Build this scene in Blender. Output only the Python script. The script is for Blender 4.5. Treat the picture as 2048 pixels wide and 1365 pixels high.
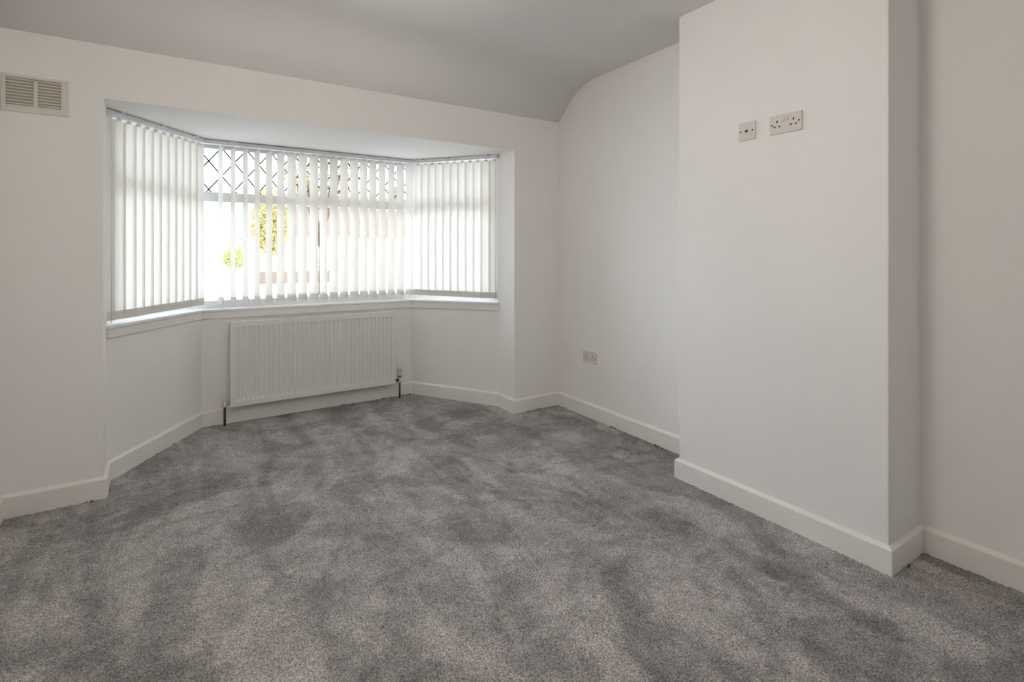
import bpy, math, random
import numpy as np
from mathutils import Vector, Matrix

random.seed(7)
rng = np.random.default_rng(7)
scene = bpy.context.scene
for o in list(bpy.data.objects):
    bpy.data.objects.remove(o, do_unlink=True)
COL = scene.collection

# ------------------------------------------------------------------ camera
CAM = Vector((-2.5209, -3.2259, 1.2187))
YAW = 0.573
F_PX = 1024.19
cam_data = bpy.data.cameras.new('camera')
cam_data.sensor_width = 36.0
cam_data.lens = F_PX / 2048 * 36.0
cam_data.shift_y = -(682.5 - 502.44) / 2048
cam_data.clip_start = 0.02
cam_data.clip_end = 500
cam = bpy.data.objects.new('camera', cam_data)
cam.location = CAM
cam.rotation_euler = (math.pi / 2, 0, -YAW)
COL.objects.link(cam)
scene.camera = cam

# ------------------------------------------------------------------ sky, sun, exposure
world = bpy.data.worlds.new('sky')
scene.world = world
world.use_nodes = True
bg = world.node_tree.nodes['Background']
bg.inputs['Color'].default_value = (0.85, 0.94, 1.12, 1)
bg.inputs['Strength'].default_value = 9.8

sun_data = bpy.data.lights.new('sun', 'SUN')
sun_data.energy = 8.0
sun_data.angle = math.radians(0.6)
sun_data.color = (1.0, 0.93, 0.82)
sun = bpy.data.objects.new('sun', sun_data)
sun.rotation_euler = (math.radians(48), 0, math.radians(-25))   # light travels towards +Y and down
COL.objects.link(sun)

scene.view_settings.view_transform = 'Standard'
scene.view_settings.look = 'None'
scene.view_settings.gamma = 1.0
scene.view_settings.use_curve_mapping = False
scene.view_settings.exposure = 0.0
cy = scene.cycles
cy.use_denoising = True
cy.max_bounces = 10
cy.diffuse_bounces = 6
cy.transmission_bounces = 8
cy.transparent_max_bounces = 16
cy.sample_clamp_indirect = 8.0
FILL_POWER = 23.5  # strength of the added fill globe

# ------------------------------------------------------------------ materials
def new_mat(name):
    m = bpy.data.materials.new(name)
    m.use_nodes = True
    nt = m.node_tree
    return m, nt, nt.nodes['Principled BSDF']

def simple(name, col, rough=0.5, metal=0.0, spec=0.5):
    m, nt, b = new_mat(name)
    b.inputs['Base Color'].default_value = (*col, 1)
    b.inputs['Roughness'].default_value = rough
    b.inputs['Metallic'].default_value = metal
    b.inputs['Specular IOR Level'].default_value = spec
    return m

def noisy(name, col, var=0.04, scale=6.0, rough=0.6, bump=0.0, bscale=200.0, spec=0.3, detail=4):
    m, nt, b = new_mat(name)
    N, L = nt.nodes, nt.links
    tc = N.new('ShaderNodeTexCoord')
    n = N.new('ShaderNodeTexNoise'); n.inputs['Scale'].default_value = scale; n.inputs['Detail'].default_value = detail
    L.new(tc.outputs['Object'], n.inputs['Vector'])
    r = N.new('ShaderNodeValToRGB')
    r.color_ramp.elements[0].position = 0.3; r.color_ramp.elements[1].position = 0.7
    r.color_ramp.elements[0].color = (*[c * (1 - var) for c in col], 1)
    r.color_ramp.elements[1].color = (*[min(1, c * (1 + var)) for c in col], 1)
    L.new(n.outputs['Fac'], r.inputs['Fac']); L.new(r.outputs['Color'], b.inputs['Base Color'])
    b.inputs['Roughness'].default_value = rough
    b.inputs['Specular IOR Level'].default_value = spec
    if bump:
        n2 = N.new('ShaderNodeTexNoise'); n2.inputs['Scale'].default_value = bscale; n2.inputs['Detail'].default_value = 3
        L.new(tc.outputs['Object'], n2.inputs['Vector'])
        bp = N.new('ShaderNodeBump'); bp.inputs['Strength'].default_value = bump; bp.inputs['Distance'].default_value = 0.002
        L.new(n2.outputs['Fac'], bp.inputs['Height']); L.new(bp.outputs['Normal'], b.inputs['Normal'])
    return m

M = {}
M['paint'] = noisy('white_wall_paint', (0.90, 0.885, 0.865), 0.012, 3.0, 0.75, 0.12, 160.0, 0.2)
M['ceil'] = noisy('white_ceiling_paint', (0.92, 0.905, 0.89), 0.012, 2.5, 0.85, 0.1, 130.0, 0.15)
M['gloss'] = noisy('white_gloss_woodwork', (0.87, 0.855, 0.82), 0.015, 5.0, 0.38, 0.06, 60.0, 0.45)
M['sill'] = noisy('white_sill_paint', (0.84, 0.83, 0.81), 0.02, 7.0, 0.32, 0.0, 1, 0.5)
M['upvc'] = simple('white_upvc', (0.82, 0.83, 0.84), 0.35)
M['rail'] = simple('white_aluminium_rail', (0.84, 0.83, 0.86), 0.4)
M['clip'] = simple('clear_white_clip', (0.8, 0.8, 0.76), 0.4)
M['enamel'] = noisy('white_radiator_enamel', (0.82, 0.815, 0.80), 0.01, 4.0, 0.33, 0.0, 1, 0.5)
M['chrome'] = simple('chrome', (0.75, 0.74, 0.73), 0.18, 1.0)
M['darkmetal'] = simple('dark_fitting', (0.08, 0.08, 0.08), 0.45)
M['copper'] = noisy('aged_copper', (0.10, 0.028, 0.012), 0.3, 40.0, 0.45, 0, 1, 0.5)
M['plastic'] = simple('white_socket_plastic', (0.74, 0.69, 0.66), 0.35)
M['plastic_w'] = simple('white_valve_plastic', (0.66, 0.65, 0.67), 0.4)
M['cap'] = simple('lilac_white_cap', (0.62, 0.6, 0.72), 0.4)
M['slot'] = simple('black_socket_slot', (0.012, 0.011, 0.010), 0.7)
M['screw'] = simple('brass_screw', (0.09, 0.065, 0.05), 0.4, 0.6)
M['vent'] = simple('off_white_vent_plastic', (0.74, 0.71, 0.65), 0.5)
M['ventdark'] = simple('vent_hollow', (0.42, 0.39, 0.33), 0.8)
M['lead'] = simple('grey_lead_strip', (0.10, 0.10, 0.11), 0.5, 0.3)
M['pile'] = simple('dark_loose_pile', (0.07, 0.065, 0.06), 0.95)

def fabric(name, col, trans, rough=0.9):
    m = bpy.data.materials.new(name); m.use_nodes = True
    nt = m.node_tree; N, L = nt.nodes, nt.links
    N.remove(N['Principled BSDF'])
    out = N['Material Output']
    tc = N.new('ShaderNodeTexCoord')
    w = N.new('ShaderNodeTexNoise'); w.inputs['Scale'].default_value = 260.0; w.inputs['Detail'].default_value = 2
    L.new(tc.outputs['Object'], w.inputs['Vector'])
    mx = N.new('ShaderNodeMixRGB'); mx.inputs[1].default_value = (*[c * 0.95 for c in col], 1); mx.inputs[2].default_value = (*col, 1)
    L.new(w.outputs['Fac'], mx.inputs[0])
    d = N.new('ShaderNodeBsdfDiffuse'); t = N.new('ShaderNodeBsdfTranslucent')
    L.new(mx.outputs[0], d.inputs['Color']); L.new(mx.outputs[0], t.inputs['Color'])
    ms = N.new('ShaderNodeMixShader'); ms.inputs[0].default_value = trans
    L.new(d.outputs[0], ms.inputs[1]); L.new(t.outputs[0], ms.inputs[2]); L.new(ms.outputs[0], out.inputs['Surface'])
    return m
M['slat'] = fabric('cream_blind_fabric', (0.90, 0.868, 0.80), 0.26)
M['hem'] = fabric('cream_blind_hem', (0.86, 0.83, 0.77), 0.18)

def glass_mat():
    m = bpy.data.materials.new('window_glass'); m.use_nodes = True
    nt = m.node_tree; N, L = nt.nodes, nt.links
    N.remove(N['Principled BSDF'])
    t = N.new('ShaderNodeBsdfTransparent'); t.inputs['Color'].default_value = (0.95, 0.97, 0.96, 1)
    g = N.new('ShaderNodeBsdfGlossy'); g.inputs['Roughness'].default_value = 0.02
    f = N.new('ShaderNodeFresnel'); f.inputs['IOR'].default_value = 1.45
    ms = N.new('ShaderNodeMixShader')
    L.new(f.outputs[0], ms.inputs[0]); L.new(t.outputs[0], ms.inputs[1]); L.new(g.outputs[0], ms.inputs[2])
    L.new(ms.outputs[0], N['Material Output'].inputs['Surface'])
    return m
M['glass'] = glass_mat()

def carpet_mat():
    m, nt, b = new_mat('grey_twist_carpet')
    N, L = nt.nodes, nt.links
    tc = N.new('ShaderNodeTexCoord')
    def mapping(sx, sy, rot=0.0, loc=(0, 0, 0)):
        mp = N.new('ShaderNodeMapping')
        mp.inputs['Scale'].default_value = (sx, sy, 1); mp.inputs['Rotation'].default_value = (0, 0, rot)
        mp.inputs['Location'].default_value = loc
        L.new(tc.outputs['Object'], mp.inputs['Vector']); return mp
    def noise(mp, scale, detail, rough=0.5, dist=0.0):
        n = N.new('ShaderNodeTexNoise'); n.inputs['Scale'].default_value = scale
        n.inputs['Detail'].default_value = detail; n.inputs['Roughness'].default_value = rough
        n.inputs['Distortion'].default_value = dist
        L.new(mp.outputs[0], n.inputs['Vector']); return n
    def ramp(src, p0, p1, v0, v1):
        r = N.new('ShaderNodeMapRange'); r.interpolation_type = 'SMOOTHSTEP'
        r.inputs['From Min'].default_value = p0; r.inputs['From Max'].default_value = p1
        r.inputs['To Min'].default_value = v0; r.inputs['To Max'].default_value = v1
        L.new(src, r.inputs['Value']); return r.outputs[0]
    def mul(a, bb):
        x = N.new('ShaderNodeMath'); x.operation = 'MULTIPLY'
        L.new(a, x.inputs[0]); L.new(bb, x.inputs[1]); return x.outputs[0]
    blot = ramp(noise(mapping(1, .8), 1.9, 7, 0.62, 1.3).outputs['Fac'], 0.42, 0.57, 0.74, 1.09)
    mid = ramp(noise(mapping(1, 1, .6, (5, 2, 0)), 5.2, 6, 0.62, 1.1).outputs['Fac'], 0.40, 0.55, 0.86, 1.05)
    blot = mul(blot, mid)
    streak = ramp(noise(mapping(1.5, 0.30, math.radians(6), (3, 1, 0)), 3.6, 5, 0.55, 0.5).outputs['Fac'], 0.42, 0.56, 0.84, 1.07)
    brush = ramp(noise(mapping(0.9, 1.2, math.radians(35), (9, 4, 0)), 13.0, 4, 0.6, 0.9).outputs['Fac'], 0.36, 0.64, 0.91, 1.07)
    tuft = ramp(noise(mapping(1, 1), 190.0, 2, 0.7).outputs['Fac'], 0.30, 0.72, 0.42, 1.56)
    fine = ramp(noise(mapping(1, 1), 420.0, 1, 0.6).outputs['Fac'], 0.3, 0.7, 0.80, 1.20)
    val = mul(mul(mul(blot, streak), brush), mul(tuft, fine))
    hue = noise(mapping(1, 1), 120.0, 2)
    cr = N.new('ShaderNodeMixRGB')
    cr.inputs[1].default_value = (0.43, 0.402, 0.405, 1); cr.inputs[2].default_value = (0.415, 0.402, 0.385, 1)
    L.new(hue.outputs['Fac'], cr.inputs[0])
    vm = N.new('ShaderNodeVectorMath'); vm.operation = 'SCALE'
    L.new(cr.outputs[0], vm.inputs[0]); L.new(val, vm.inputs['Scale'])
    L.new(vm.outputs[0], b.inputs['Base Color'])
    b.inputs['Roughness'].default_value = 0.95
    b.inputs['Specular IOR Level'].default_value = 0.1
    b.inputs['Sheen Weight'].default_value = 0.15
    bn = noise(mapping(1, 1), 230.0, 3, 0.7)
    bp = N.new('ShaderNodeBump'); bp.inputs['Strength'].default_value = 0.7; bp.inputs['Distance'].default_value = 0.006
    L.new(bn.outputs['Fac'], bp.inputs['Height']); L.new(bp.outputs['Normal'], b.inputs['Normal'])
    return m
M['carpet'] = carpet_mat()

def leaf_mat(name, c1, c2):
    m = bpy.data.materials.new(name); m.use_nodes = True
    nt = m.node_tree; N, L = nt.nodes, nt.links
    N.remove(N['Principled BSDF'])
    tc = N.new('ShaderNodeTexCoord')
    n = N.new('ShaderNodeTexNoise'); n.inputs['Scale'].default_value = 5.0; n.inputs['Detail'].default_value = 4
    L.new(tc.outputs['Object'], n.inputs['Vector'])
    mx = N.new('ShaderNodeMixRGB'); mx.inputs[1].default_value = (*c1, 1); mx.inputs[2].default_value = (*c2, 1)
    L.new(n.outputs['Fac'], mx.inputs[0])
    d = N.new('ShaderNodeBsdfDiffuse'); t = N.new('ShaderNodeBsdfTranslucent')
    L.new(mx.outputs[0], d.inputs['Color']); L.new(mx.outputs[0], t.inputs['Color'])
    ms = N.new('ShaderNodeMixShader'); ms.inputs[0].default_value = 0.4
    L.new(d.outputs[0], ms.inputs[1]); L.new(t.outputs[0], ms.inputs[2]); L.new(ms.outputs[0], N['Material Output'].inputs['Surface'])
    return m
M['leaf_yellow'] = leaf_mat('yellow_green_leaves', (0.42, 0.33, 0.11), (0.30, 0.28, 0.09))
M['leaf_orange'] = leaf_mat('orange_brown_leaves', (0.22, 0.12, 0.035), (0.16, 0.10, 0.04))
M['leaf_green'] = leaf_mat('fresh_green_leaves', (0.30, 0.34, 0.09), (0.38, 0.38, 0.12))
M['bark'] = noisy('brown_bark', (0.085, 0.055, 0.030), 0.35, 14.0, 0.9, 0.5, 40.0, 0.1)
M['ground'] = noisy('pale_concrete_ground', (0.42, 0.41, 0.39), 0.08, 1.2, 0.9)
M['render'] = noisy('white_house_render', (0.75, 0.73, 0.70), 0.04, 1.5, 0.85)
def brick_mat(name, c1, c2, mortar, sc):
    m, nt, b = new_mat(name); N, L = nt.nodes, nt.links
    tc = N.new('ShaderNodeTexCoord'); mp = N.new('ShaderNodeMapping'); mp.inputs['Rotation'].default_value = (math.pi / 2, 0, 0)
    L.new(tc.outputs['Object'], mp.inputs['Vector'])
    br = N.new('ShaderNodeTexBrick'); br.inputs['Scale'].default_value = sc
    br.inputs['Color1'].default_value = (*c1, 1); br.inputs['Color2'].default_value = (*c2, 1); br.inputs['Mortar'].default_value = (*mortar, 1)
    L.new(mp.outputs[0], br.inputs['Vector']); L.new(br.outputs['Color'], b.inputs['Base Color'])
    b.inputs['Roughness'].default_value = 0.9
    return m
M['brick'] = brick_mat('house_brick', (0.105, 0.066, 0.046), (0.085, 0.058, 0.045), (0.12, 0.10, 0.085), 2.2)
M['tile'] = brick_mat('clay_roof_tile', (0.105, 0.068, 0.045), (0.085, 0.056, 0.040), (0.06, 0.042, 0.032), 1.6)
M['darkglass'] = simple('net_curtained_far_window', (0.5, 0.5, 0.48), 0.6)
M['frost'] = None

# ------------------------------------------------------------------ helpers
ORG = {}
def origin(o):
    p = Vector((0, 0, 0))
    while o is not None:
        p = p + ORG.get(o.name, Vector((0, 0, 0))); o = o.parent
    return p

class MB:
    def __init__(s): s.v = []; s.f = []; s.sm = []
    def add(s, vs, fs, smooth=False):
        b = len(s.v); s.v += [tuple(v) for v in vs]
        s.f += [tuple(i + b for i in f) for f in fs]; s.sm += [smooth] * len(fs); return s
    def box(s, c, d, X=(1, 0, 0), Y=(0, 1, 0), Z=(0, 0, 1)):
        c = Vector(c); X, Y, Z = Vector(X), Vector(Y), Vector(Z)
        vs = [c + X * (sx * d[0] / 2) + Y * (sy * d[1] / 2) + Z * (sz * d[2] / 2) for sz in (-1, 1) for sy in (-1, 1) for sx in (-1, 1)]
        return s.add(vs, [(0, 2, 3, 1), (4, 5, 7, 6), (0, 1, 5, 4), (2, 6, 7, 3), (0, 4, 6, 2), (1, 3, 7, 5)])
    def hull8(s, b4, t4):
        return s.add(list(b4) + list(t4), [(3, 2, 1, 0), (4, 5, 6, 7), (0, 1, 5, 4), (1, 2, 6, 5), (2, 3, 7, 6), (3, 0, 4, 7)])
    def prism(s, poly, z0, z1):
        n = len(poly)
        z0 = z0 if isinstance(z0, (list, tuple)) else [z0] * n
        z1 = z1 if isinstance(z1, (list, tuple)) else [z1] * n
        vs = [(p[0], p[1], z) for p, z in zip(poly, z0)] + [(p[0], p[1], z) for p, z in zip(poly, z1)]
        fs = [tuple(range(n - 1, -1, -1)), tuple(range(n, 2 * n))] + [(i, (i + 1) % n, n + (i + 1) % n, n + i) for i in range(n)]
        return s.add(vs, fs)
    def tube(s, p0, p1, r0, r1=None, n=14, smooth=True):
        p0, p1 = Vector(p0), Vector(p1); r1 = r0 if r1 is None else r1
        a = (p1 - p0).normalized(); u = a.orthogonal().normalized(); w = a.cross(u)
        vs = []
        for p, r in ((p0, r0), (p1, r1)):
            vs += [p + u * (r * math.cos(t)) + w * (r * math.sin(t)) for t in [2 * math.pi * i / n for i in range(n)]]
        s.add(vs, [(i, (i + 1) % n, n + (i + 1) % n, n + i) for i in range(n)], smooth)
        b = len(s.v) - 2 * n
        s.f += [tuple(b + i for i in range(n - 1, -1, -1)), tuple(b + n + i for i in range(n))]; s.sm += [False, False]
        return s
    def lathe(s, base, axis, prof, n=18):
        base = Vector(base); a = Vector(axis).normalized(); u = a.orthogonal().normalized(); w = a.cross(u)
        vs = []
        for h, r in prof:
            vs += [base + a * h + u * (r * math.cos(2 * math.pi * i / n)) + w * (r * math.sin(2 * math.pi * i / n)) for i in range(n)]
        fs = []
        for k in range(len(prof) - 1):
            fs += [(k * n + i, k * n + (i + 1) % n, (k + 1) * n + (i + 1) % n, (k + 1) * n + i) for i in range(n)]
        s.add(vs, fs, True)
        b = len(s.v) - n * len(prof)
        s.f += [tuple(b + i for i in range(n - 1, -1, -1)), tuple(b + (len(prof) - 1) * n + i for i in range(n))]; s.sm += [False, False]
        return s
    def build(s, name, mat, parent=None, bevel=0.0, kind=None, seg=2):
        o0 = origin(parent)
        me = bpy.data.meshes.new(name)
        me.from_pydata([Vector(v) - o0 for v in s.v], [], s.f)
        me.polygons.foreach_set('use_smooth', s.sm)
        me.materials.append(mat); me.update()
        import bmesh
        bm = bmesh.new(); bm.from_mesh(me); bmesh.ops.recalc_face_normals(bm, faces=bm.faces); bm.to_mesh(me); bm.free()
        o = bpy.data.objects.new(name, me); COL.objects.link(o)
        if parent is not None: o.parent = parent
        if bevel:
            md = o.modifiers.new('bevel', 'BEVEL'); md.width = bevel; md.segments = seg; md.limit_method = 'ANGLE'; md.angle_limit = math.radians(40)
        if kind: o['kind'] = kind
        return o

def thing(name, label, cat, loc, group=None, kind=None):
    o = bpy.data.objects.new(name, None); COL.objects.link(o)
    o.empty_display_size = 0.05
    o.location = loc; ORG[o.name] = Vector(loc)
    return tag(o, label, cat, group, kind)

def tag(o, label, cat, group=None, kind=None):
    o['label'] = label; o['category'] = cat
    if group: o['group'] = group
    if kind: o['kind'] = kind
    return o

def struct(o, label, cat): return tag(o, label, cat, None, 'structure')

# ------------------------------------------------------------------ plan of the room (metres; front wall is Y = 0, carpet is Z = 0)
XL = -3.2169
XO0, XO1 = -2.8475, -0.4188          # bay opening
ZO, ZF, ZC = 1.9753, 2.2399, 2.4768  # bay head, foot of the sloped ceiling, flat ceiling
KNEE = 0.266
CD, CY1, CY2 = 0.2707, 1.3971, 2.3695
XR2 = 0.018
YB = -4.2
L0, C1, C2, R0 = (-2.856, .215), (-2.4068, .927), (-.8565, .927), (-.4188, .219)
def soff(y): return ZO + 0.032 * y

def offset_line(pts, d):
    """offset an open polyline outwards (left of travel) by d, mitred"""
    P = [Vector(p) for p in pts]; out = []
    nrm = []
    for a, b in zip(P[:-1], P[1:]):
        t = (b - a).normalized(); nrm.append(Vector((-t.y, t.x)))
    for i, p in enumerate(P):
        if i == 0: out.append(p + nrm[0] * d)
        elif i == len(P) - 1: out.append(p + nrm[-1] * d)
        else:
            m = (nrm[i - 1] + nrm[i]).normalized(); out.append(p + m * (d / m.dot(nrm[i])))
    return [(q.x, q.y) for q in out]
BAY = [L0, C1, C2, R0]

# ------------------------------------------------------------------ floor: pile as real relief on a fine grid
def inside(x, y):
    m = (x > XL - 0.03) & (x < 0.05) & (y > YB - 0.03) & (y < 0.05)
    ob = offset_line(BAY, 0.03)
    poly = [(XO0 - .03, -.05)] + ob + [(XO1 + .03, -.05)]
    c = np.zeros_like(m)
    n = len(poly); j = n - 1
    for i in range(n):
        xi, yi = poly[i]; xj, yj = poly[j]
        t = ((yi > y) != (yj > y)) & (x < (xj - xi) * (y - yi) / (yj - yi + 1e-12) + xi)
        c ^= t; j = i
    return m | c
G = 0.0085
gx = np.arange(XL - 0.04, 0.06, G); gy = np.arange(YB - 0.04, 1.0, G)
XX, YY = np.meshgrid(gx, gy)
ZZ = rng.normal(0, 0.0016, XX.shape) - 0.0015
keep = inside(XX, YY)
cell = keep[:-1, :-1] & keep[1:, :-1] & keep[:-1, 1:] & keep[1:, 1:]
nx = len(gx)
ii, jj = np.nonzero(cell)
v00 = ii * nx + jj
quads = np.stack([v00, v00 + 1, v00 + nx + 1, v00 + nx], 1)
used = np.unique(quads); remap = np.full(XX.size, -1); remap[used] = np.arange(len(used))
quads = remap[quads]
jx = rng.uniform(-.3, .3, XX.shape) * G; jy = rng.uniform(-.3, .3, XX.shape) * G
vv = np.stack([(XX + jx).ravel()[used], (YY + jy).ravel()[used], ZZ.ravel()[used]], 1)
me = bpy.data.meshes.new('floor')
me.vertices.add(len(vv)); me.vertices.foreach_set('co', vv.astype(np.float32).ravel())
me.loops.add(quads.size); me.loops.foreach_set('vertex_index', quads.astype(np.int32).ravel())
me.polygons.add(len(quads)); me.polygons.foreach_set('loop_start', np.arange(0, quads.size, 4, dtype=np.int32))
me.polygons.foreach_set('use_smooth', np.ones(len(quads), dtype=bool))
me.update(calc_edges=True); me.validate()
me.materials.append(M['carpet'])
floor = bpy.data.objects.new('floor', me); COL.objects.link(floor)
struct(floor, 'grey twist-pile carpet with brushed light and dark patches', 'carpet')
MB().prism([(XL - .2, YB - .2), (.25, YB - .2), (.25, .2), (XL - .2, .2)], -.25, -.012).add(
    *(lambda p: (([(a, b, -.25) for a, b in p] + [(a, b, -.012) for a, b in p]),
      [(3, 2, 1, 0), (4, 5, 6, 7), (0, 1, 5, 4), (1, 2, 6, 5), (2, 3, 7, 6), (3, 0, 4, 7)]))([(XO0 - .1, .2), (XO1 + .1, .2), (-.8, 1.1), (-2.45, 1.1)])
    ).build('underlay', M['ground'], floor)

# ------------------------------------------------------------------ walls
T = 0.2
wf = MB()
wf.prism([(XL - T, 0), (XO0, 0), L0, (L0[0], T + .04), (XL - T, T + .04)], -.2, ZF + .3)
wf.prism([(XO1, 0), (T, 0), (T, T + .04), (R0[0], T + .04), R0], -.2, ZF + .3)
zs = soff(T + .04)
wf.hull8([(XO0, 0, ZO), (XO1, 0, ZO), (R0[0], T + .04, zs), (L0[0], T + .04, zs)], [(XO0, 0, ZF + .3), (XO1, 0, ZF + .3), (R0[0], T + .04, ZF + .3), (L0[0], T + .04, ZF + .3)])
struct(wf.build('wall_front', M['paint']), 'white painted front wall around the bay window opening', 'wall')

struct(MB().prism([(XL - T, YB - T), (XL, YB - T), (XL, 0), (XL - T, 0)], -.2, 2.75).build('wall_left', M['paint']),
       'white painted wall at the left edge, meeting the vented front wall', 'wall')
struct(MB().prism([(0, -CY1 - .3), (T, -CY1 - .3), (T, 0), (0, 0)], -.2, 2.75).build('wall_right', M['paint']),
       'white painted alcove wall with the low double socket', 'wall')
struct(MB().prism([(XR2, YB - T), (T + .02, YB - T), (T + .02, -CY2 + .3), (XR2, -CY2 + .3)], -.2, 2.75).build('wall_alcove', M['paint']),
       'shaded cream-white alcove wall at the right edge of the photo', 'wall')
struct(MB().prism([(-CD, -CY2), (.15, -CY2), (.15, -CY1), (-CD, -CY1)], -.2, 2.75).build('wall_chimney', M['paint'], bevel=.004),
       'white chimney breast projecting from the right wall', 'wall')
struct(MB().prism([(XL - T, YB - T), (T, YB - T), (T, YB), (XL - T, YB)], -.2, 2.75).build('wall_back', M['paint']),
       'white back wall behind the camera', 'wall')

OUT = offset_line(BAY, .22)
for nm, a, b, lab in (('wall_bay_left', 0, 1, 'white low wall under the left side of the bay'),
                      ('wall_bay_center', 1, 2, 'white low wall behind the radiator'),
                      ('wall_bay_right', 2, 3, 'white low wall under the right side of the bay')):
    struct(MB().prism([BAY[a], OUT[a], OUT[b], BAY[b]][::-1], -.2, .765).build(nm, M['paint']), lab, 'wall')
# bay head
yq = [T + .04, 1.3]
sb = MB().hull8([(-3.12, yq[0], soff(yq[0])), (-.15, yq[0], soff(yq[0])), (-.15, yq[1], soff(yq[1])), (-3.12, yq[1], soff(yq[1]))],
                [(-3.12, yq[0], 2.3), (-.15, yq[0], 2.3), (-.15, yq[1], 2.3), (-3.12, yq[1], 2.3)])
struct(sb.build('ceiling_bay', M['paint']), 'flat white head of the bay above the blinds', 'ceiling')

# ceiling with a sloped margin that rounds into the flat part
prof = [(YB - T, ZC), (-.52, ZC)]
A, B, Cc = Vector((-.44, ZC)), Vector((-KNEE - .005, ZC - .002)), Vector((-.135, ZF + (ZC - ZF) * .135 / KNEE))
for k in range(0, 11):
    t = k / 10; p = A * (1 - t) ** 2 + B * 2 * t * (1 - t) + Cc * t * t; prof.append((p.x, p.y))
prof += [(0, ZF), (T, ZF - .02)]
vs = []; fs = []; sm = []
n = len(prof)
for x in (XL - T, T):
    vs += [(x, y, z) for y, z in prof] + [(x, y, 2.8) for y, z in prof]
c = MB()
c.add(vs, [(i, i + 1, 2 * n + i + 1, 2 * n + i) for i in range(n - 1)], True)
c.f += [(n + i, 3 * n + i, 3 * n + i + 1, n + i + 1) for i in range(n - 1)]
c.f += [(i, n + i, n + i + 1, i + 1) for i in range(n - 1)] + [(2 * n + i, 2 * n + i + 1, 3 * n + i + 1, 3 * n + i) for i in range(n - 1)]
c.f += [(0, 2 * n, 3 * n, n), (n - 1, 2 * n - 1, 4 * n - 1, 3 * n - 1)]
c.sm += [False] * (len(c.f) - len(c.sm))
struct(c.build('ceiling', M['ceil']), 'white ceiling sloping down to the window wall', 'ceiling')

# ------------------------------------------------------------------ skirting boards
S, H0, H1 = .018, .092, .105
def skirting(name, pts, label):
    """pts: wall line, room on the right of travel; chamfered board"""
    ins = offset_line(pts, -S); in2 = offset_line(pts, -.004)
    m = MB(); k = len(pts)
    ring = []
    for i in range(k):
        w, a, b = pts[i], ins[i], in2[i]
        ring.append([(w[0], w[1], -.012), (a[0], a[1], -.012), (a[0], a[1], H0), (b[0], b[1], H1), (w[0], w[1], H1)])
    vs = [v for r in ring for v in r]
    fs = []
    for i in range(k - 1):
        for j in range(5):
            fs.append((i * 5 + j, i * 5 + (j + 1) % 5, (i + 1) * 5 + (j + 1) % 5, (i + 1) * 5 + j))
    fs += [(0, 1, 2, 3, 4), tuple((k - 1) * 5 + j for j in (4, 3, 2, 1, 0))]
    m.add(vs, fs)
    return struct(m.build(name, M['gloss'], bevel=.002), label, 'skirting')
skirting('baseboard_left', [(XL, YB), (XL, 0)], 'white chamfered skirting at the left edge of the photo')
skirting('baseboard_front_left', [(XL, 0), (XO0, 0), L0], 'white skirting below the air vent, wrapping the left bay corner')
skirting('baseboard_bay', [L0, C1, C2, R0], 'white skirting running round the bay behind the radiator')
skirting('baseboard_front_right', [R0, (XO1, 0), (0, 0)], 'short white skirting between the bay and the far corner')
skirting('baseboard_right', [(0, 0), (0, -CY1)], 'white skirting under the low double socket')
skirting('baseboard_chimney', [(-.02, -CY1), (-CD, -CY1), (-CD, -CY2), (XR2, -CY2)], 'white skirting round the chimney breast')
skirting('baseboard_alcove', [(XR2, -CY2), (XR2, YB)], 'shaded white skirting at the right edge of the photo')

# ------------------------------------------------------------------ window boards with fascia
ZS = [.822, .811, .803, .815]
front = offset_line(BAY, -.016); back = offset_line(BAY, .16); fl_in = offset_line(BAY, -.012); wl = offset_line(BAY, .03)
lab = ['white painted window board under the left blind', 'white painted window board above the radiator', 'white painted window board under the right blind']
for i in range(3):
    a, b = i, i + 1
    t = thing('trim_%d' % (i + 1), lab[i], 'window sill', ((front[a][0] + front[b][0]) / 2, (front[a][1] + front[b][1]) / 2, .76), kind='structure')
    m = MB(); z0, z1 = ZS[a], ZS[b]
    q = [front[a], front[b], back[b], back[a]]
    m.hull8([(p[0], p[1], z - .02) for p, z in zip(q, (z0, z1, z1, z0))], [(p[0], p[1], z) for p, z in zip(q, (z0, z1, z1, z0))])
    m.build('board', M['sill'], t, bevel=.005, seg=3)
    q = [fl_in[a], fl_in[b], wl[b], wl[a]]
    MB().hull8([(p[0], p[1], z - .066) for p, z in zip(q, (z0, z1, z1, z0))], [(p[0], p[1], z - .02) for p, z in zip(q, (z0, z1, z1, z0))]).build('fascia', M['sill'], t, bevel=.002)

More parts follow.
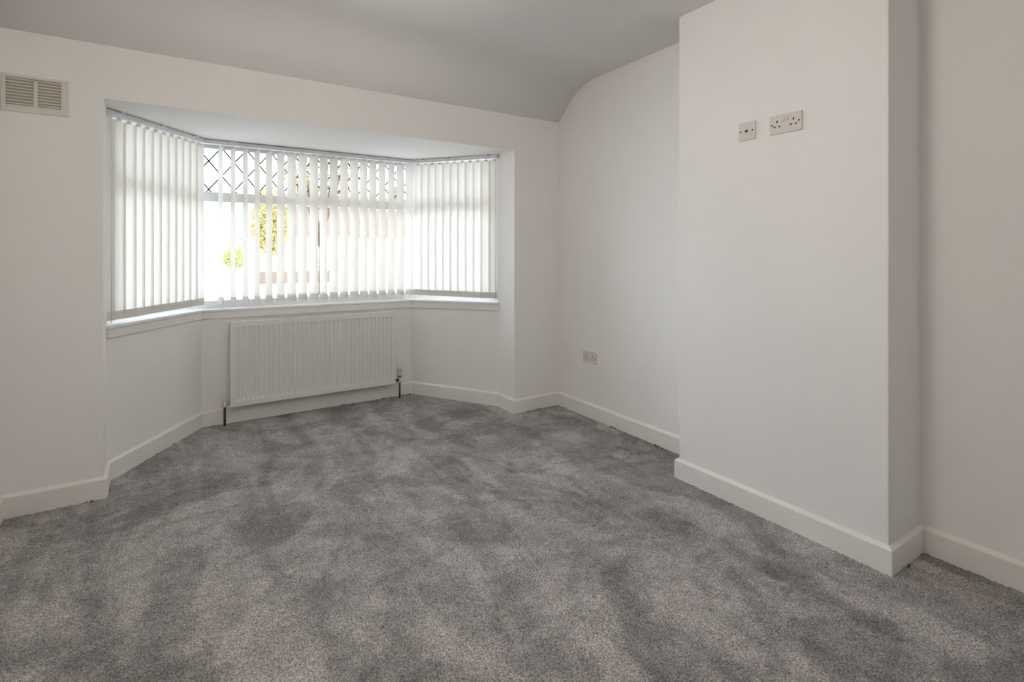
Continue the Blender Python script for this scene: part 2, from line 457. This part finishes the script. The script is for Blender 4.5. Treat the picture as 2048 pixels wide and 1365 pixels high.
# ------------------------------------------------------------------ windows
WIN = offset_line(BAY, .10)
ZT0, ZT1 = 1.575, 1.643          # transom
def clip_seg(p, d, x0, x1, z0, z1):
    t0, t1 = -9, 9
    for pi, di, lo, hi in ((p[0], d[0], x0, x1), (p[1], d[1], z0, z1)):
        ta, tb = (lo - pi) / di, (hi - pi) / di
        if ta > tb: ta, tb = tb, ta
        t0, t1 = max(t0, ta), min(t1, tb)
    return (t0, t1) if t1 - t0 > .012 else None
wlab = ['white framed side window behind the left blind', 'white framed centre window with diamond leaded top lights', 'white framed side window behind the right blind']
for i in range(3):
    a, b = Vector(WIN[i]), Vector(WIN[i + 1])
    Lw = (b - a).length; e = (b - a) / Lw; nrm = Vector((-e.y, e.x))
    X = Vector((e.x, e.y, 0)); Y = Vector((nrm.x, nrm.y, 0))
    z0, z1 = .79, 2.03
    w = thing('window_%d' % (i + 1), wlab[i], 'window', (a.x, a.y, z0), kind='structure')
    def at(x, y, z): return Vector((a.x, a.y, 0)) + X * x + Y * y + Vector((0, 0, z))
    def bar(name, x0, x1, zz0, zz1, y0=0.0, dep=.06, parent=w, mat='upvc', bev=.004):
        return MB().box(at((x0 + x1) / 2, y0 + dep / 2, (zz0 + zz1) / 2), (x1 - x0, dep, zz1 - zz0), X, Y).build(name, M[mat], parent, bevel=bev)
    ext = .03
    je = .12 if i == 0 else .045; jf = .075 if i == 2 else .045     # the bay's outer ends stand behind a broad post
    bar('jamb', -ext, je, z0, z1); bar('jamb', Lw - jf, Lw + ext, z0, z1)
    bar('bottom_rail', je, Lw - jf, z0, .862); bar('head', je, Lw - jf, 1.955, z1)
    bar('transom', je, Lw - jf, ZT0, ZT1)
    top = [(je, Lw - jf)]
    if i == 1:
        xm = 0.905
        bar('mullion', xm - .022, xm + .022, ZT1, 1.955)
        top = [(.045, xm - .022), (xm + .022, Lw - .045)]
    MB().box(at((je + Lw - jf) / 2, .03, (.862 + ZT0) / 2), (Lw - je - jf, .006, ZT0 - .862), X, Y).build('pane', M['glass'], w)
    for (x0, x1) in top:
        p = MB().box(at((x0 + x1) / 2, .03, (ZT1 + 1.955) / 2), (x1 - x0, .006, 1.955 - ZT1), X, Y).build('pane', M['glass'], w)
        pw, ph = .163, .205
        for sgn in (1, -1):
            d = Vector((pw, sgn * ph)).normalized()
            for k in range(-8, 12):
                pt = (x0 + .06 + k * pw, ZT1 + .02)
                r = clip_seg(pt, d, x0, x1, ZT1, 1.955)
                if not r: continue
                q0, q1 = at(pt[0] + d.x * r[0], .026, pt[1] + d.y * r[0]), at(pt[0] + d.x * r[1], .026, pt[1] + d.y * r[1])
                D = (q1 - q0).normalized()
                MB().box((q0 + q1) / 2, ((q1 - q0).length, .004, .010), D, Y, D.cross(Y)).build('lead_strip', M['lead'], p)

# ------------------------------------------------------------------ vertical blinds
fw2 = Vector((math.sin(YAW), math.cos(YAW))); rt2 = Vector((math.cos(YAW), -math.sin(YAW)))
def ray(px): return (fw2 + rt2 * ((px - 1024) / F_PX))
SW = .089
ZB_SLAT = .842
def slat_mesh(h):
    nseg = 6; vs = []; fs = []
    for z in (0.0, -h):
        for k in range(nseg + 1):
            x = -SW / 2 + SW * k / nseg
            vs.append((x, .0035 * (1 - (2 * x / SW) ** 2), z))
    for k in range(nseg): fs.append((k, k + 1, nseg + 2 + k, nseg + 1 + k))
    me = bpy.data.meshes.new('slat'); me.from_pydata(vs, [], fs); me.polygons.foreach_set('use_smooth', [True] * nseg)
    me.materials.append(M['slat']); me.update(); return me
def weight_mesh():
    m = MB()
    m.box((0, .0015, .024), (SW + .001, .0045, .048))
    me = bpy.data.meshes.new('weight'); me.from_pydata(m.v, [], m.f); me.materials.append(M['hem']); me.update(); return me
def hanger_mesh():
    m = MB(); m.box((0, .001, .004), (.030, .003, .014)); m.box((0, .001, .014), (.007, .004, .016))
    me = bpy.data.meshes.new('hanger'); me.from_pydata(m.v, [], m.f); me.materials.append(M['clip']); me.update(); return me
WM, HM = weight_mesh(), hanger_mesh()
BL = [(-2.868, .236), (-2.396, .957), (-.845, .957), (-.418, .232)]

def make_blind(label, idx, slats):
    p0, p1 = Vector(BL[idx]), Vector(BL[idx + 1]); Lb = (p1 - p0).length; e = (p1 - p0) / Lb; no = Vector((-e.y, e.x))
    zr0, zr1 = soff(p0.y), soff(p1.y)
    base = Vector(((p0.x + p1.x) / 2, (p0.y + p1.y) / 2, ZB_SLAT))
    t = thing('vertical_blind', label, 'blind', base, 'vertical blinds in the bay window')
    zr0 -= .007; zr1 -= .007
    X = Vector((e.x, e.y, 0)); Y = Vector((no.x, no.y, 0))
    def P3(p, z): return Vector((p.x, p.y, z))
    m = MB(); hw = .021; rh = .026
    li, lo = offset_line(BL, -hw), offset_line(BL, hw)
    c4 = [Vector(li[idx]) + e * .001, Vector(li[idx + 1]) - e * .001, Vector(lo[idx + 1]) - e * .001, Vector(lo[idx]) + e * .001]; zz = (zr0, zr1, zr1, zr0)
    m.hull8([P3(p, z - rh) for p, z in zip(c4, zz)], [P3(p, z) for p, z in zip(c4, zz)])
    rail = m.build('headrail', M['rail'], t, bevel=.003)
    for q in (.12, .5, .88):
        pc = p0 + e * (Lb * q); zc = zr0 + (zr1 - zr0) * q
        MB().box(P3(pc - no * .004, zc + .003), (.03, .05, .008), X, Y).build('bracket', M['rail'], rail)
    prev = None
    for s, ang in slats:          # s: distance along the rail, ang: turn out of the rail's line (right edge towards the room if > 0)
        pc = p0 + e * s; zt = zr0 + (zr1 - zr0) * s / Lb - rh - .014
        d = e * math.cos(ang) - no * math.sin(ang); rz = math.atan2(d.y, d.x)
        h = zt - ZB_SLAT
        key = round(h, 3)
        if key not in SLM: SLM[key] = slat_mesh(key)
        o = bpy.data.objects.new('slat', SLM[key]); COL.objects.link(o); o.parent = t
        o.location = P3(pc, zt) - base; o.rotation_euler = (0, 0, rz)
        wgt = bpy.data.objects.new('weight', WM); COL.objects.link(wgt); wgt.parent = o; wgt.location = (0, 0, -key)
        hg = bpy.data.objects.new('hanger', HM); COL.objects.link(hg); hg.parent = o
        ends = (P3(pc - d * SW * .49, ZB_SLAT + .040), P3(pc + d * SW * .49, ZB_SLAT + .040))
        for sgn, q in ((-1, ends[0]), (1, ends[1])):
            CH.append((t, q, None))
        if prev:
            for k in (0, 1): CH.append((t, prev[k], ends[k]))
        prev = ends
    if idx != 1:
        pe = (p0 + e * .012 if idx == 0 else p1 - e * .008) - no * .030
        ze = zr0 if idx == 0 else zr1
        MB().tube(P3(pe, .836), P3(pe, ze - .01), .0022, n=6).build('control_chain', M['clip'], t)
    m = MB()
    for tt, qa, qb in CH:
        if tt is not t: continue
        if qb is None: m.tube(qa + Vector((0, 0, .010)), qa - Vector((0, 0, .012)), .0025, n=6)
        else:
            mid = (qa + qb) / 2 - Vector((0, 0, .012))
            m.tube(qa, mid, .0010, n=5); m.tube(mid, qb, .0010, n=5)
    m.build('bottom_chain', M['clip'], t, kind='stuff')
    return t
SLM = {}; CH = []

def cross2(a, b): return a.x * b.y - a.y * b.x
def solve_slat(p0, e, no, l, r):
    """find centre and turn of a slat whose outer edge is seen at pixel l and inner edge at r (real width SW)"""
    c2 = Vector((CAM.x, CAM.y)); best = None
    for k in range(30, 86):
        ang = math.radians(k)
        d = (e * math.cos(ang) - no * math.sin(ang)) * SW
        lo, hi = 0.0, 2.0
        rl, rr = ray(l), ray(r)
        # left edge on the left ray: find s so that the left edge lies on rl
        # p0 + e*s - d/2 - c2 = k*rl  -> cross with rl = 0
        s = -cross2(p0 - d / 2 - c2, rl) / cross2(e, rl)
        q = p0 + e * s + d / 2 - c2
        px = 1024 + F_PX * (q.dot(rt2)) / (q.dot(fw2))
        if best is None or abs(px - r) < best[0]: best = (abs(px - r), s, ang)
    return best[1], best[2]

# left: slats half shut, facing the room
p0, p1 = Vector(BL[0]), Vector(BL[1]); Lb = (p1 - p0).length
sl = []
nn = 12
for k in range(nn):
    a = math.radians(14 + random.uniform(-3, 3))
    if k < 2: a = math.radians(-6 + 10 * k)
    sl.append((.035 + (Lb - .078) * k / (nn - 1), a))
make_blind('cream vertical blind on the left side of the bay', 0, sl)
# centre: slats open, seen edge pairs in the photograph
p0, p1 = Vector(BL[1]), Vector(BL[2]); e = (p1 - p0).normalized(); no = Vector((-e.y, e.x))
pairs = [(436.1, 446), (461.4, 471.2), (485.5, 496.1), (508.6, 519.6), (531.3, 544.9), (553.7, 569), (574.6, 592.1), (596.5, 614),
         (619.1, 636.3), (639.5, 655), (659.3, 675.8), (680.2, 696), (700, 716.5), (719.8, 735.2), (738.5, 752.7), (757.1, 771), (775.8, 789), (793.4, 807.7)]
sl = [solve_slat(p0, e, no, l, r) for l, r in pairs]
pitch = (sl[-1][0] - sl[0][0]) / (len(sl) - 1)
if sl[0][0] - pitch > .06: sl = [(sl[0][0] - pitch, sl[0][1])] + sl
if sl[-1][0] + pitch < (p1 - p0).length - .02: sl.append((sl[-1][0] + pitch, sl[-1][1]))
print('slats', [(round(s, 3), round(math.degrees(a))) for s, a in sl])
make_blind('cream vertical blind in the centre with open slats', 1, sl)
# right: slats nearly shut
p0, p1 = Vector(BL[2]), Vector(BL[3]); Lb = (p1 - p0).length
nn = 11
sl = [(.062 + (Lb - .102) * k / (nn - 1), math.radians(-17 + random.uniform(-3, 3))) for k in range(nn)]
make_blind('cream vertical blind on the right side of the bay, slats shut', 2, sl)

# ------------------------------------------------------------------ radiator
RX0, RX1, RZ0, RZ1, RYF, RYB = -2.236, -1.046, .131, .722, .822, .898
rad = thing('radiator', 'white fluted panel radiator on the bay wall below the centre blind', 'radiator', ((RX0 + RX1) / 2, RYB, 0))
nf = 35; mx = .030; pf = (RX1 - RX0 - 2 * mx) / nf
xs = [RX0]
for k in range(nf):
    xa = RX0 + mx + k * pf
    xs += [xa + pf * q for q in (.0, .20, .34, .46, .62, .74, .86)]
xs += [RX1 - mx, RX1]
def groove(x):
    u = ((x - RX0 - mx) / pf)
    if u < -1e-6 or u > nf + 1e-6: return 0
    u = u - math.floor(u)
    if u < .2 or u > .86: return 0
    if u <= .34: return (u - .2) / .14
    if u >= .74: return (.86 - u) / .12
    return 1
zl = [(RZ0, 0), (RZ0 + .034, 0), (RZ0 + .046, .6), (RZ0 + .056, 1), (RZ1 - .052, 1), (RZ1 - .042, .6), (RZ1 - .034, 0), (RZ1, 0)]
vs = [(x, RYF + .0078 * groove(x) * w, z) for z, w in zl for x in xs]
nx_ = len(xs)
fs = [(j * nx_ + i, j * nx_ + i + 1, (j + 1) * nx_ + i + 1, (j + 1) * nx_ + i) for j in range(len(zl) - 1) for i in range(nx_ - 1)]
m = MB().add(vs, fs)
# folded rim back to the convector
nb = len(m.v)
rim = [(RX0, RYF, RZ0), (RX1, RYF, RZ0), (RX1, RYF, RZ1), (RX0, RYF, RZ1)]
rb = [(RX0, RYF + .016, RZ0), (RX1, RYF + .016, RZ0), (RX1, RYF + .016, RZ1), (RX0, RYF + .016, RZ1)]
m.add(rim + rb, [(0, 1, 5, 4), (1, 2, 6, 5), (2, 3, 7, 6), (3, 0, 4, 7), (4, 5, 6, 7)])
m.build('front_panel', M['enamel'], rad)
MB().box(((RX0 + RX1) / 2, RYB - .006, (RZ0 + RZ1) / 2), (RX1 - RX0 - .01, .012, RZ1 - RZ0 - .006)).build('back_panel', M['enamel'], rad, bevel=.003)
for x in (RX0 + .0015, RX1 - .0015):
    MB().box((x, (RYF + .017 + RYB - .012) / 2, (RZ0 + RZ1) / 2 + .004), (.002, RYB - RYF - .03, RZ1 - RZ0 - .03)).build('side_panel', M['enamel'], rad)
gr = MB()
for y in (RYF + .0225, RYB - .0185): gr.box(((RX0 + RX1) / 2, y, RZ1 - .002), (RX1 - RX0 - .006, .008, .005))
gr.build('top_grille', M['enamel'], rad)
grp = [o for o in bpy.data.objects if o.name.startswith('top_grille')][0]
bm_ = bpy.data.meshes.new('grille_bar'); q = MB().box((0, 0, 0), (.012, RYB - RYF - .047, .004)); bm_.from_pydata(q.v, [], q.f); bm_.materials.append(M['enamel']); bm_.update()
nbars = 44
for k in range(nbars):
    o = bpy.data.objects.new('grille_bar', bm_); COL.objects.link(o); o.parent = grp
    o.location = Vector((RX0 + .02 + (RX1 - RX0 - .04) * k / (nbars - 1), (RYF + RYB) / 2 + .002, RZ1 - .002)) - ORG[rad.name]
for x in (RX0 + .14, RX1 - .14):
    MB().box((x, (RYB + .9262) / 2, .5), (.03, .9262 - RYB, .4)).build('wall_bracket', M['enamel'], rad)
# convector fins seen as a dark core
MB().box(((RX0 + RX1) / 2, (RYF + RYB) / 2 + .002, (RZ0 + RZ1) / 2 - .01), (RX1 - RX0 - .06, RYB - RYF - .045, RZ1 - RZ0 - .06)).build('convector_core', M['enamel'], rad)
# lockshield valve with copper tail
vx, vy, vz = -2.268, .858, .153
lv = MB().lathe((vx, vy, vz - .026), (0, 0, 1), [(0, .011), (.012, .013), (.016, .0105), (.036, .0115), (.040, .008)]).build('lockshield_valve', M['chrome'], rad)
MB().lathe((vx + .004, vy, vz), (1, 0, 0), [(0, .008), (.008, .008), (.010, .013), (.022, .013), (.024, .009), (.034, .009)]).build('union_nut', M['chrome'], lv)
MB().lathe((vx, vy, vz + .012), (0, 0, 1), [(0, .013), (.004, .015), (.026, .013), (.032, .010)]).build('valve_cap', M['cap'], lv)
MB().tube((vx, vy, -.01), (vx, vy, vz - .024), .0078).build('copper_pipe', M['copper'], rad)
# thermostatic valve
vx, vz = -.997, .150
tv = MB().lathe((vx, vy, vz - .028), (0, 0, 1), [(0, .0115), (.012, .0135), (.016, .011), (.046, .012), (.050, .0105)]).build('thermostatic_valve', M['chrome'], rad)
MB().lathe((vx - .004, vy, vz - .002), (-1, 0, 0), [(0, .008), (.006, .008), (.008, .014), (.020, .014), (.022, .009), (.045, .009)]).build('union_nut', M['darkmetal'], tv)
MB().lathe((vx, vy, vz + .020), (0, 0, 1), [(0, .015), (.012, .0155)]).build('collar', M['darkmetal'], tv)
hd = MB().lathe((vx, vy, vz + .032), (0, 0, 1), [(0, .016), (.004, .021), (.038, .021), (.042, .018), (.060, .018), (.064, .014)], 20).build('valve_head', M['plastic_w'], tv)
rb_ = MB()
for k in range(12):
    a = 2 * math.pi * k / 12
    rb_.box((vx + .0172 * math.cos(a), vy + .0172 * math.sin(a), vz + .082), (.003, .003, .016), (math.cos(a), math.sin(a), 0), (-math.sin(a), math.cos(a), 0))
rb_.build('grip_ridges', M['darkmetal'], tv, kind='stuff')
MB().tube((vx, vy, -.01), (vx, vy, vz - .026), .0078).build('copper_pipe', M['copper'], rad)

# ------------------------------------------------------------------ sockets (plates face -X on a wall at x)
def plate(name, label, cat, x, y, z, wd, group=None):
    t = thing(name, label, cat, (x, y, z), group)
    pl = MB()
    hy, hz = wd / 2, .043
    pl.hull8([(x, y - hy, z - hz), (x, y + hy, z - hz), (x, y + hy, z + hz), (x, y - hy, z + hz)],
             [(x - .009, y - hy + .0015, z - hz + .0015), (x - .009, y + hy - .0015, z - hz + .0015), (x - .009, y + hy - .0015, z + hz - .0015), (x - .009, y - hy + .0015, z + hz - .0015)])
    pl.build('faceplate', M['plastic'], t, bevel=.002)
    return t
def screw(t, x, y, z):
    MB().lathe((x - .0086, y, z), (-1, 0, 0), [(0, .0042), (.0006, .0042), (.0009, .0034)], 12).build('screw', M['screw'], t)
def double_socket(label, x, y, z):
    t = plate('double_socket', label, 'socket', x, y, z, .146)
    screw(t, x, y + .0603, z - .001); screw(t, x, y - .0603, z + .001)
    for c in (.0365, -.0365):
        yy = y + c
        for dy, dz, w, h in ((0, .012, .0058, .0105), (.0111, -.0105, .0082, .0058), (-.0111, -.0105, .0082, .0058)):
            MB().box((x - .0088, yy + dy, z + dz), (.0012, w, h)).build('pin_slot', M['slot'], t)
    for c in (.0095, -.0095):
        k = 1
        MB().hull8([(x - .008, y + c - .0065, z + .010), (x - .008, y + c + .0065, z + .010), (x - .008, y + c + .0065, z + .030), (x - .008, y + c - .0065, z + .030)],
                   [(x - .0135, y + c - .0055, z + .011), (x - .0135, y + c + .0055, z + .011), (x - .0100, y + c + .0055, z + .029), (x - .0100, y + c - .0055, z + .029)]).build('rocker_switch', M['plastic'], t, bevel=.001)
    return t
double_socket('white double socket low on the alcove wall', 0, -.3784, .4375)
double_socket('white double socket high on the chimney breast', -CD, -1.9786, 1.7853)
t = plate('aerial_socket', 'square white aerial outlet plate beside the high double socket', 'socket', -CD, -1.7943, 1.7853, .086)
screw(t, -CD, -1.7943 + .030, 1.7853); screw(t, -CD, -1.7943 - .030, 1.7853)
x = -CD - .0086
MB().lathe((x, -1.7943, 1.7853), (-1, 0, 0), [(0, .0068), (.003, .0068), (.0032, .0055)], 16).build('coaxial_ring', M['screw'], t)
MB().lathe((x - .0031, -1.7943, 1.7853), (-1, 0, 0), [(0, .0050), (.0004, .0050)], 16).build('coaxial_hole', M['slot'], t)
MB().lathe((x - .0034, -1.7943 - .001, 1.7853), (-1, 0, 0), [(0, .0022), (.0012, .0020)], 10).build('coaxial_pin', M['plastic'], t)

# ------------------------------------------------------------------ air vent on the front wall
vx0, vx1, vz0, vz1 = XL + .004, -2.978, 1.863, 2.033
vent = thing('air_vent', 'off-white louvred air vent high in the left corner', 'vent', ((vx0 + vx1) / 2, 0, vz0))
MB().box(((vx0 + vx1) / 2, -.0015, (vz0 + vz1) / 2), (vx1 - vx0 - .02, .003, vz1 - vz0 - .02)).build('back_plate', M['ventdark'], vent)
fr = MB(); th = .008; md = .013; tm = .012; bmg = .030; xm = (vx0 + vx1) / 2 + .001; 
fr.box(((vx0 + vx1) / 2, -th / 2, vz1 - tm / 2), (vx1 - vx0, th, tm)); fr.box(((vx0 + vx1) / 2, -th / 2, vz0 + bmg / 2), (vx1 - vx0, th, bmg))
zc_ = (vz0 + bmg + vz1 - tm) / 2; zh_ = vz1 - tm - vz0 - bmg
fr.box((vx0 + .008, -th / 2, zc_), (.016, th, zh_)); fr.box((vx1 - .0125, -th / 2, zc_), (.025, th, zh_))
fr.build('frame', M['vent'], vent)
MB().box((xm, -th / 2, (vz0 + vz1) / 2), (md, th - .001, zh_)).build('centre_bar', M['vent'], vent)
zlo, zhi = vz0 + bmg, vz1 - tm; nl = 9
for (xa, xb) in ((vx0 + .016, xm - md / 2), (xm + md / 2, vx1 - .025)):
    for k in range(nl):
        z = zlo + (zhi - zlo) * (k + .5) / nl
        ca, sa = math.cos(math.radians(48)), math.sin(math.radians(48))
        MB().box(((xa + xb) / 2, -.0045, z), (xb - xa, .009, .0022), (1, 0, 0), (0, ca, sa), (0, -sa, ca)).build('louvre', M['vent'], vent)

# ------------------------------------------------------------------ unseen glowing globe added as fill light for the room (above the frame)
def opal():  # emission for the globe added to brighten the room
    m = bpy.data.materials.new('added_fill_glow'); m.use_nodes = True
    nt = m.node_tree; nt.nodes.remove(nt.nodes['Principled BSDF'])
    em = nt.nodes.new('ShaderNodeEmission'); em.inputs['Color'].default_value = (1.08, 1.0, 0.91, 1); em.inputs['Strength'].default_value = FILL_POWER
    nt.links.new(em.outputs[0], nt.nodes['Material Output'].inputs['Surface']); return m
LX, LY, LZ = -2.05, -2.1, 2.14
lp = thing('added_fill_globe', 'unseen round globe added as fill light, hung from the ceiling at the middle of the room', 'fill light', (LX, LY, ZC))
MB().lathe((LX, LY, ZC), (0, 0, -1), [(0, .05), (.02, .05), (.03, .02)], 24).build('fill_globe_rose', M['upvc'], lp)
MB().tube((LX, LY, ZC - .03), (LX, LY, LZ + .15), .004).build('fill_globe_flex', M['upvc'], lp)
MB().lathe((LX, LY, LZ + .16), (0, 0, -1), [(.16 - .16 * math.cos(math.pi * k / 16), max(.004, .16 * math.sin(math.pi * k / 16))) for k in range(17)], 32).build('fill_globe_shell', opal(), lp)

# ------------------------------------------------------------------ loose carpet fibres along the skirting
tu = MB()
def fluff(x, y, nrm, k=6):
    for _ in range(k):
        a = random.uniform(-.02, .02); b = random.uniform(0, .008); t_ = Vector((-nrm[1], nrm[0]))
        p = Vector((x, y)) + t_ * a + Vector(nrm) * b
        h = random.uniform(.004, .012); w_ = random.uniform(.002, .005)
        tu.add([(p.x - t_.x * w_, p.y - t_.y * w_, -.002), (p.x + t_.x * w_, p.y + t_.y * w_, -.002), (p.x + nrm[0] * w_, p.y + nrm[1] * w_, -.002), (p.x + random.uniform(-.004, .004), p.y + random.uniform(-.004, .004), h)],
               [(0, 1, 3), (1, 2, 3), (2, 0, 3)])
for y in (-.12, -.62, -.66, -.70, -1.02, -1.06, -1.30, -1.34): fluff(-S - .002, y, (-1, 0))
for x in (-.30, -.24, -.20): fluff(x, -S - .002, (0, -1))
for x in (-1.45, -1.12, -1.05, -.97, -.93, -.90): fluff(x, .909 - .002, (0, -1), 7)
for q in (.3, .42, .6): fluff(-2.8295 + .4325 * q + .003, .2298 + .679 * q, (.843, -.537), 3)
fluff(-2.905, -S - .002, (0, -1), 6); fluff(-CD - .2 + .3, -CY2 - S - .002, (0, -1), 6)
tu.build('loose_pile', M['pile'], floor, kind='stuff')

# ------------------------------------------------------------------ outside: street one storey below
GZ = -2.75
struct(MB().prism([(-60, 1.6), (80, 1.6), (80, 120), (-60, 120)], GZ - .2, GZ).build('ground', M['ground']), 'pale sunlit street and drives outside the window', 'ground')

hx0, hx1, hy0, hy1 = 1.9, 22.0, 38.0, 46.0
hs = thing('house', 'white rendered house with brown tiled roof across the street', 'house', ((hx0 + hx1) / 2, (hy0 + hy1) / 2, GZ))
ez = 2.2
MB().prism([(hx0, hy0), (hx1, hy0), (hx1, hy1), (hx0, hy1)], GZ, ez).build('wall', M['render'], hs)
rm = MB(); ov = .4; ym = (hy0 + hy1) / 2; rz_ = 6.0
rm.add([(hx0 - ov, hy0 - ov, ez), (hx1 + ov, hy0 - ov, ez), (hx1 + ov, hy1 + ov, ez), (hx0 - ov, hy1 + ov, ez), (hx0 + 2.5, ym, rz_), (hx1 - 2.5, ym, rz_)],
       [(0, 1, 5, 4), (1, 2, 5), (2, 3, 4, 5), (3, 0, 4), (3, 2, 1, 0)])
roof = rm.build('roof', M['tile'], hs)
MB().box(((hx0 + hx1) / 2, hy0 - ov - .05, ez), (hx1 - hx0 + .9, .12, .12)).build('gutter', M['render'], hs)
for x in (4.6, 12.6):
    ch = MB().box((x + 1.5, ym, 6.3), (1.1, .7, 1.6)).build('chimney', M['brick'], roof)
MB().box(((hx0 + 7.2) / 2, hy0 - .06, -.75), (7.2 - hx0, .14, .9)).build('brick_band', M['brick'], hs)
for x in (3.2, 5.9, 9.0, 12.2, 15.6):
    w = MB().box((x, hy0 - .03, .9), (1.5, .1, 1.15)).build('window_frame', M['upvc'], hs)
    MB().box((x - .37, hy0 - .09, .9), (.64, .04, 1.0)).build('pane', M['darkglass'], w); MB().box((x + .37, hy0 - .09, .9), (.64, .04, 1.0)).build('pane', M['darkglass'], w)

def tree(name, label, cat, base, trunk_h, r_trunk, crown_c, crown_r, n, leaf, mat, lean=(0, 0), branches=7):
    t = thing(name, label, cat, base)
    b = Vector(base); top = Vector((b.x + lean[0], b.y + lean[1], b.z + trunk_h)); cc = Vector(crown_c)
    m = MB().tube(b, b + (top - b) * .5, r_trunk, r_trunk * .8, 10); m.tube(b + (top - b) * .5, top, r_trunk * .8, r_trunk * .55, 10)
    m.build('trunk', M['bark'], t)
    for k in range(branches):
        a = 2 * math.pi * k / branches + random.uniform(-.3, .3); el = random.uniform(.1, .9)
        tip = cc + Vector((crown_r[0] * .8 * math.cos(a) * math.cos(el), crown_r[1] * .8 * math.sin(a) * math.cos(el), crown_r[2] * .8 * math.sin(el)))
        st = b + (top - b) * random.uniform(.7, 1.0)
        MB().tube(st, tip, r_trunk * .35, r_trunk * .08, 7).build('branch', M['bark'], t)
    f = MB()
    for _ in range(n):
        while True:
            q = Vector((random.uniform(-1, 1), random.uniform(-1, 1), random.uniform(-1, 1)))
            if q.length < 1 and q.length > random.uniform(0, .9): break
        p = cc + Vector((q.x * crown_r[0], q.y * crown_r[1], q.z * crown_r[2]))
        u = Vector((random.gauss(0, 1), random.gauss(0, 1), random.gauss(0, 1))).normalized(); v = u.orthogonal().normalized()
        l = leaf * random.uniform(.6, 1.3)
        f.add([p - u * l, p + v * l * .45, p + u * l, p - v * l * .45], [(0, 1, 2, 3)])
    f.build('foliage', mat, t, kind='stuff')
    return t
tree('street_tree', 'brown-leaved tree with a bare trunk in front of the house', 'tree', (.82, 12.0, GZ), 5.4, .13, (.95, 12.0, 3.55), (1.15, 1.0, 1.15), 1500, .07, M['leaf_orange'], lean=(.05, 0), branches=9)
tree('yellow_tree', 'small yellow-leaved tree at the left end of the house', 'tree', (1.2, 25.0, GZ), 4.6, .10, (1.25, 25.0, 2.75), (.95, .9, 1.75), 3600, .10, M['leaf_yellow'])
tree('round_tree', 'small round-headed green tree seen at the left of the centre blind', 'tree', (-.75, 20.0, GZ), 3.4, .05, (-.75, 20.0, .95), (.46, .45, .44), 900, .075, M['leaf_green'], branches=5)
